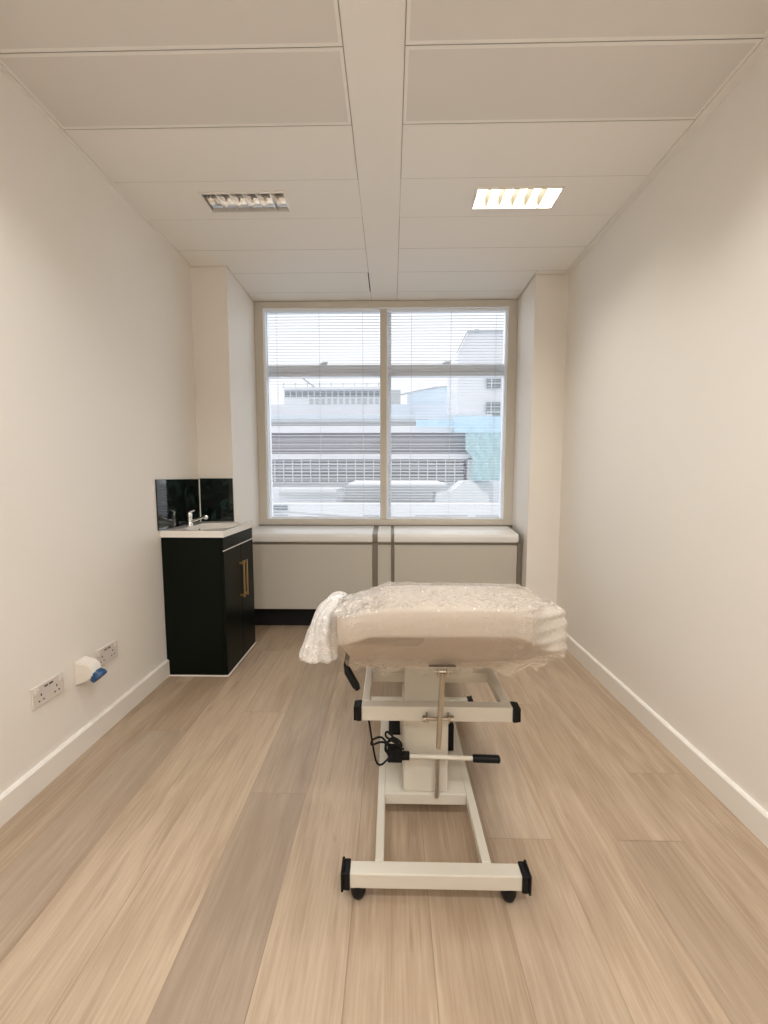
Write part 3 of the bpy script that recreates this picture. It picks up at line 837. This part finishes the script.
# main block across the way
t = thing('office_building', 'long pale office block across the street with banded windows', 'building', (0, 32, GZ))
MB().box(-16, 8.2, 33.2, 40, GZ, 6.3).build('wall', 'b_pale', t)
MB().box(-16, 4.75, 32.0, 33.3, 4.72, 5.25).build('parapet', 'b_white', t)
MB().box(-16, 8.0, 32.5, 33.25, 3.05, 4.74).build('louvre_band', 'b_grey', t)
for z in (3.35, 3.75, 4.15, 4.5):
    MB().box(-16, 8.0, 32.42, 32.6, z, z+.10).build('louvre_rail', 'b_mid', t)
MB().box(-16, 6.6, 32.0, 33.3, 2.62, 3.06).build('ledge', 'b_white', t)
MB().box(6.05, 6.6, 32.0, 33.0, .2, 2.7).build('pilaster', 'b_white', t)
xb = [-16+.726*i for i in range(30)]
for x in xb:
    if x+.66 > 6.05: break
    w = MB()
    w.box(x, x+.07, 32.3, 32.6, .75, 2.62)
    for z in (.75, 1.03, 1.32, 1.61, 1.90, 2.19, 2.47): w.box(x, x+.726, 32.34, 32.55, z, z+.085)
    wo = w.build('window', 'b_white', t)
    MB().quad((x+.07, 32.56, .75), (x+.726, 32.56, .75), (x+.726, 32.56, 2.62), (x+.07, 32.56, 2.62)).build('pane', 'b_glass', wo)
MB().box(-16, 8.2, 32.45, 33.3, GZ, .76).build('lower_wall', 'b_roof', t)
for z in (5.42, 5.62, 5.85):
    MB().box(-16, 3.0, 32.9, 32.96, z, z+.05).build('roof_rail', 'b_mid', t)
MB().box(-16, 2.8, 33.0, 33.2, 5.25, 5.72).build('roof_upstand', 'b_mid', t)
# penthouse behind with a row of windows
t = thing('rooftop_building', 'pale rooftop storey with a long row of small square windows', 'building', (-7, 45, GZ))
MB().box(-22, -1.0, 45, 52, GZ, 9.2).build('wall', 'b_white', t)
MB().box(-11.9, -1.15, 45, 50, 9.2, 10.75).build('window_storey', 'b_white', t)
for i in range(16):
    x = -11.75 + i*.662
    MB().box(x, x+.50, 44.9, 45.02, 10.05, 10.6).build('window', 'b_dark', t)
    if i > 3: MB().box(x+.05, x+.42, 44.9, 45.02, 9.25, 9.85).build('window', 'b_mid', t)
MB().box(-11.9, -1.0, 44.6, 45.3, 10.75, 11.0).build('eaves', 'b_white', t)
m = MB(); m.tube([(-12, 44.7, 11.35), (-1.0, 44.7, 11.35)], .045, 6)
for i in range(9): m.tube([(-11.8+i*1.3, 44.7, 11.0), (-11.8+i*1.3, 44.7, 11.5)], .04, 6)
m.build('roof_railing', 'b_mid', t)
m = MB(); m.tube([(-11.0, 44.5, 12.9), (-8.4, 44.5, 11.0)], .09, 8); m.build('brace', 'b_mid', t)
# white tower on the right
t = thing('white_tower', 'tall white block with a sloped corner beyond the right window', 'building', (9, 40, GZ))
MB().prism([(6.5, GZ), (6.5, 13.25), (7.42, 15.1), (14, 15.1), (14, GZ)], 40.2, 48, 'y').build('wall', 'b_white', t)
MB().prism([(6.42, 13.25), (7.36, 15.15), (14, 15.15), (14, 15.28), (7.30, 15.28), (6.3, 13.25)], 39.9, 40.3, 'y').build('coping', 'b_mid', t)
for z0, z1 in ((9.85, 11.16), (7.15, 8.47)):
    w = MB().box(9.28, 10.60, 39.9, 40.05, z0, z1).build('window', 'b_dark', t)
    m = MB(); m.box(9.66, 9.74, 39.85, 39.95, z0, z1)
    for k in (1, 2): m.box(9.28, 10.60, 39.86, 39.94, z0+k*(z1-z0)/3-.03, z0+k*(z1-z0)/3+.03)
    m.build('glazing_bar', 'b_white', w)
MB().box(8.1, 8.5, 40.5, 41, 15.1, 15.55).build('roof_vent', 'b_mid', t)
# hall with curved roof
t = thing('curved_roof_hall', 'pale blue hall with a shallow curved roof behind the office block', 'building', (5, 55, GZ))
pr = [(2.1, GZ), (2.1, 12.3)]
for k in range(9): u = k/8; pr.append((2.1+7.2*u, 12.3+1.0*math.sin(u*math.pi/2)))
pr.append((9.3, GZ)); MB().prism(pr, 55, 62, 'y').build('wall', 'b_blue_roof', t)
m = MB(); m.tube([(1.0+8.2*k/12, 54.9, 12.15+1.22*math.sin(k/12*math.pi/2)) for k in range(13)], .10, 6); m.build('roof_edge', 'b_mid', t)
MB().box(-.2, 9.3, 53.5, 54.5, GZ, 10.7).build('lower_storey', 'b_pale', t)
MB().box(-.2, 1.2, 53.8, 54.8, 10.7, 12.6).build('stair_tower', 'b_mid', t)
# scaffold sheeting
t = thing('scaffold', 'scaffold wrapped in teal netting and blue sheeting at the right corner', 'scaffold', (7, 31, GZ))
m = MB(); nU = 12
for i in range(nU):
    for j in range(8):
        def P(a, b): return (5.7+(3.2)*a/nU + (.5 if b < 5 else 0)*(1-a/nU), 31.2+.10*math.sin(a*1.9+b), .95+3.7*b/8)
        m.quad(P(i, j), P(i+1, j), P(i+1, j+1), P(i, j+1))
m.build('netting', 'b_net', t)
m = MB()
for i in range(10):
    def P(a, b): return (1.9+4.1*a/10, 31.4+.06*math.sin(a*2.1), 5.05+(.55)*b + .03*math.sin(a*1.7)*b)
    m.quad(P(i, 0), P(i+1, 0), P(i+1, 1), P(i, 1))
def P2(a, b): return (4.8+3.9*a, 31.1, 4.62+1.2*b)
m.quad(P2(0, 0), P2(1, 0), P2(1, 1), P2(0, 1))
m.build('sheeting', 'b_sheet', t)
m = MB()
for x in (1.9, 3.4, 4.8, 6.0, 7.3, 8.5): m.tube([(x, 31.0, 4.6), (x, 31.0, 6.15)], .022, 6)
for z in (5.05, 5.65, 6.1): m.tube([(1.9, 31.0, z), (8.7, 31.0, z)], .02, 6)
m.build('poles', 'b_blue_roof', t)
for x in (1.9, ): pass
# low roofs in front
t = thing('low_roof_building', 'low white flat-roofed building with vents below the window', 'building', (0, 22, GZ))
MB().box(-14, 12, 20, 31, GZ, -1.0).build('flat_roof', 'b_roof', t)
MB().box(-14, -3.6, 26, 30.5, -1.0, .45).build('roof_block', 'b_white', t)
MB().prism([(24.0, .74), (24.0, .84), (30.5, .98), (30.5, .74)], -2.6, 3.3, 'x').build('canopy', 'b_white', t)
MB().box(-7.2, -3.0, 25.5, 26, .02, .22).build('duct', 'b_mid', t)
m = MB(); m.prism([(2.6, -1.0), (2.7, .30), (3.6, .38), (4.0, .72), (4.3, .98), (4.7, 1.0), (5.1, .80), (5.4, .40), (5.8, .2), (5.9, -1.0)], 24, 26, 'y'); m.build('plant_housing', 'b_roof', t)
for x0, x1 in ((-6.6, -5.2), (1.2, 3.8), (4.2, 5.6), (-1.4, -.6)):
    m = MB()
    for k in range(5): m.box(x0, x1, 19.9, 20.0, -1.05-.0+k*.22-.6, -.95+k*.22-.6)
    m.build('vent_grille', 'b_mid', t)
MB().box(-14, 12, 19.92, 20.4, GZ, -.1).build('front_wall', 'b_white', t)
MB().box(-5.9, -5.2, 19.8, 19.95, -.55, -.2).build('vent_opening', 'b_dark', t)
m = MB(); m.tube([(-4.4, 12, .27), (1.5, 12, -.16)], .035, 8)
tag(m.build('service_pipe', 'b_mid'), 'thin grey pipe crossing low outside the left window', 'pipe')

# ------------------------------------------------------------------ light
w = bpy.data.worlds.new('overcast_sky'); S.world = w; w.use_nodes = True
nt = w.node_tree; bg = nt.nodes['Background']
tc = nt.nodes.new('ShaderNodeTexCoord'); sx = nt.nodes.new('ShaderNodeSeparateXYZ'); nt.links.new(tc.outputs['Generated'], sx.inputs[0])
rp = nt.nodes.new('ShaderNodeValToRGB'); e = rp.color_ramp.elements
e[0].position = 0; e[0].color = (.93, .95, .98, 1); e[1].position = .7; e[1].color = (.98, .99, 1, 1)
nt.links.new(sx.outputs['Z'], rp.inputs['Fac']); nt.links.new(rp.outputs['Color'], bg.inputs['Color'])
bg.inputs['Strength'].default_value = 1.2
def area(name, loc, rot, sx, sy, power, col, spread=180):
    l = bpy.data.lights.new(name, 'AREA'); l.shape = 'RECTANGLE'; l.size = sx; l.size_y = sy; l.energy = power; l.color = col; l.spread = math.radians(spread)
    o = bpy.data.objects.new(name, l); COL.objects.link(o); o.location = loc; o.rotation_euler = rot; return o
sl = bpy.data.lights.new('window_fill_sun', 'SUN'); sl.energy = 3.3; sl.angle = math.radians(95); sl.color = (.90, .95, 1)  # added sun lamp, boosts the daylight coming through the window
so = bpy.data.objects.new('window_fill_sun', sl); COL.objects.link(so); so.rotation_euler = (-math.radians(52), 0, 0)
warm = (1, .93, .82)
area('lamp_ceiling_right', (.65, 2.246, H+.047), (0, 0, 0), .40, .09, 10, warm, 125)
for x, y, p, sp in ((-.77, 1.04, 5.6, 125), (.65, 1.04, 5.6, 125), (-.77, -.15, 13.2, 150), (.65, -.15, 13.2, 150), (-.77, -1.35, 12.5, 160), (.65, -1.35, 12.5, 160)):
    area('lamp_unseen', (x, y, H-.012), (0, 0, 0), .42, .13, p, (1, .975, .955), sp)  # unseen bare lamps without fixtures; the pairs behind the camera are added fill

# ------------------------------------------------------------------ camera and film response
cam = bpy.data.cameras.new('camera'); co = bpy.data.objects.new('camera', cam); COL.objects.link(co)
co.location = (0, 0, 1.24); co.rotation_euler = (math.pi/2 - .0878, 0, .0183)
cam.sensor_width = 36; cam.lens = 36*400/1024; cam.clip_start = .05; cam.clip_end = 300
S.camera = co
S.view_settings.view_transform = 'Standard'; S.view_settings.look = 'None'; S.view_settings.exposure = 0; S.view_settings.gamma = 1
S.cycles.use_denoising = True
S.cycles.max_bounces = 10; S.cycles.diffuse_bounces = 6; S.cycles.glossy_bounces = 4; S.cycles.transparent_max_bounces = 24
S.cycles.caustics_reflective = False; S.cycles.caustics_refractive = False
S.cycles.sample_clamp_indirect = 6
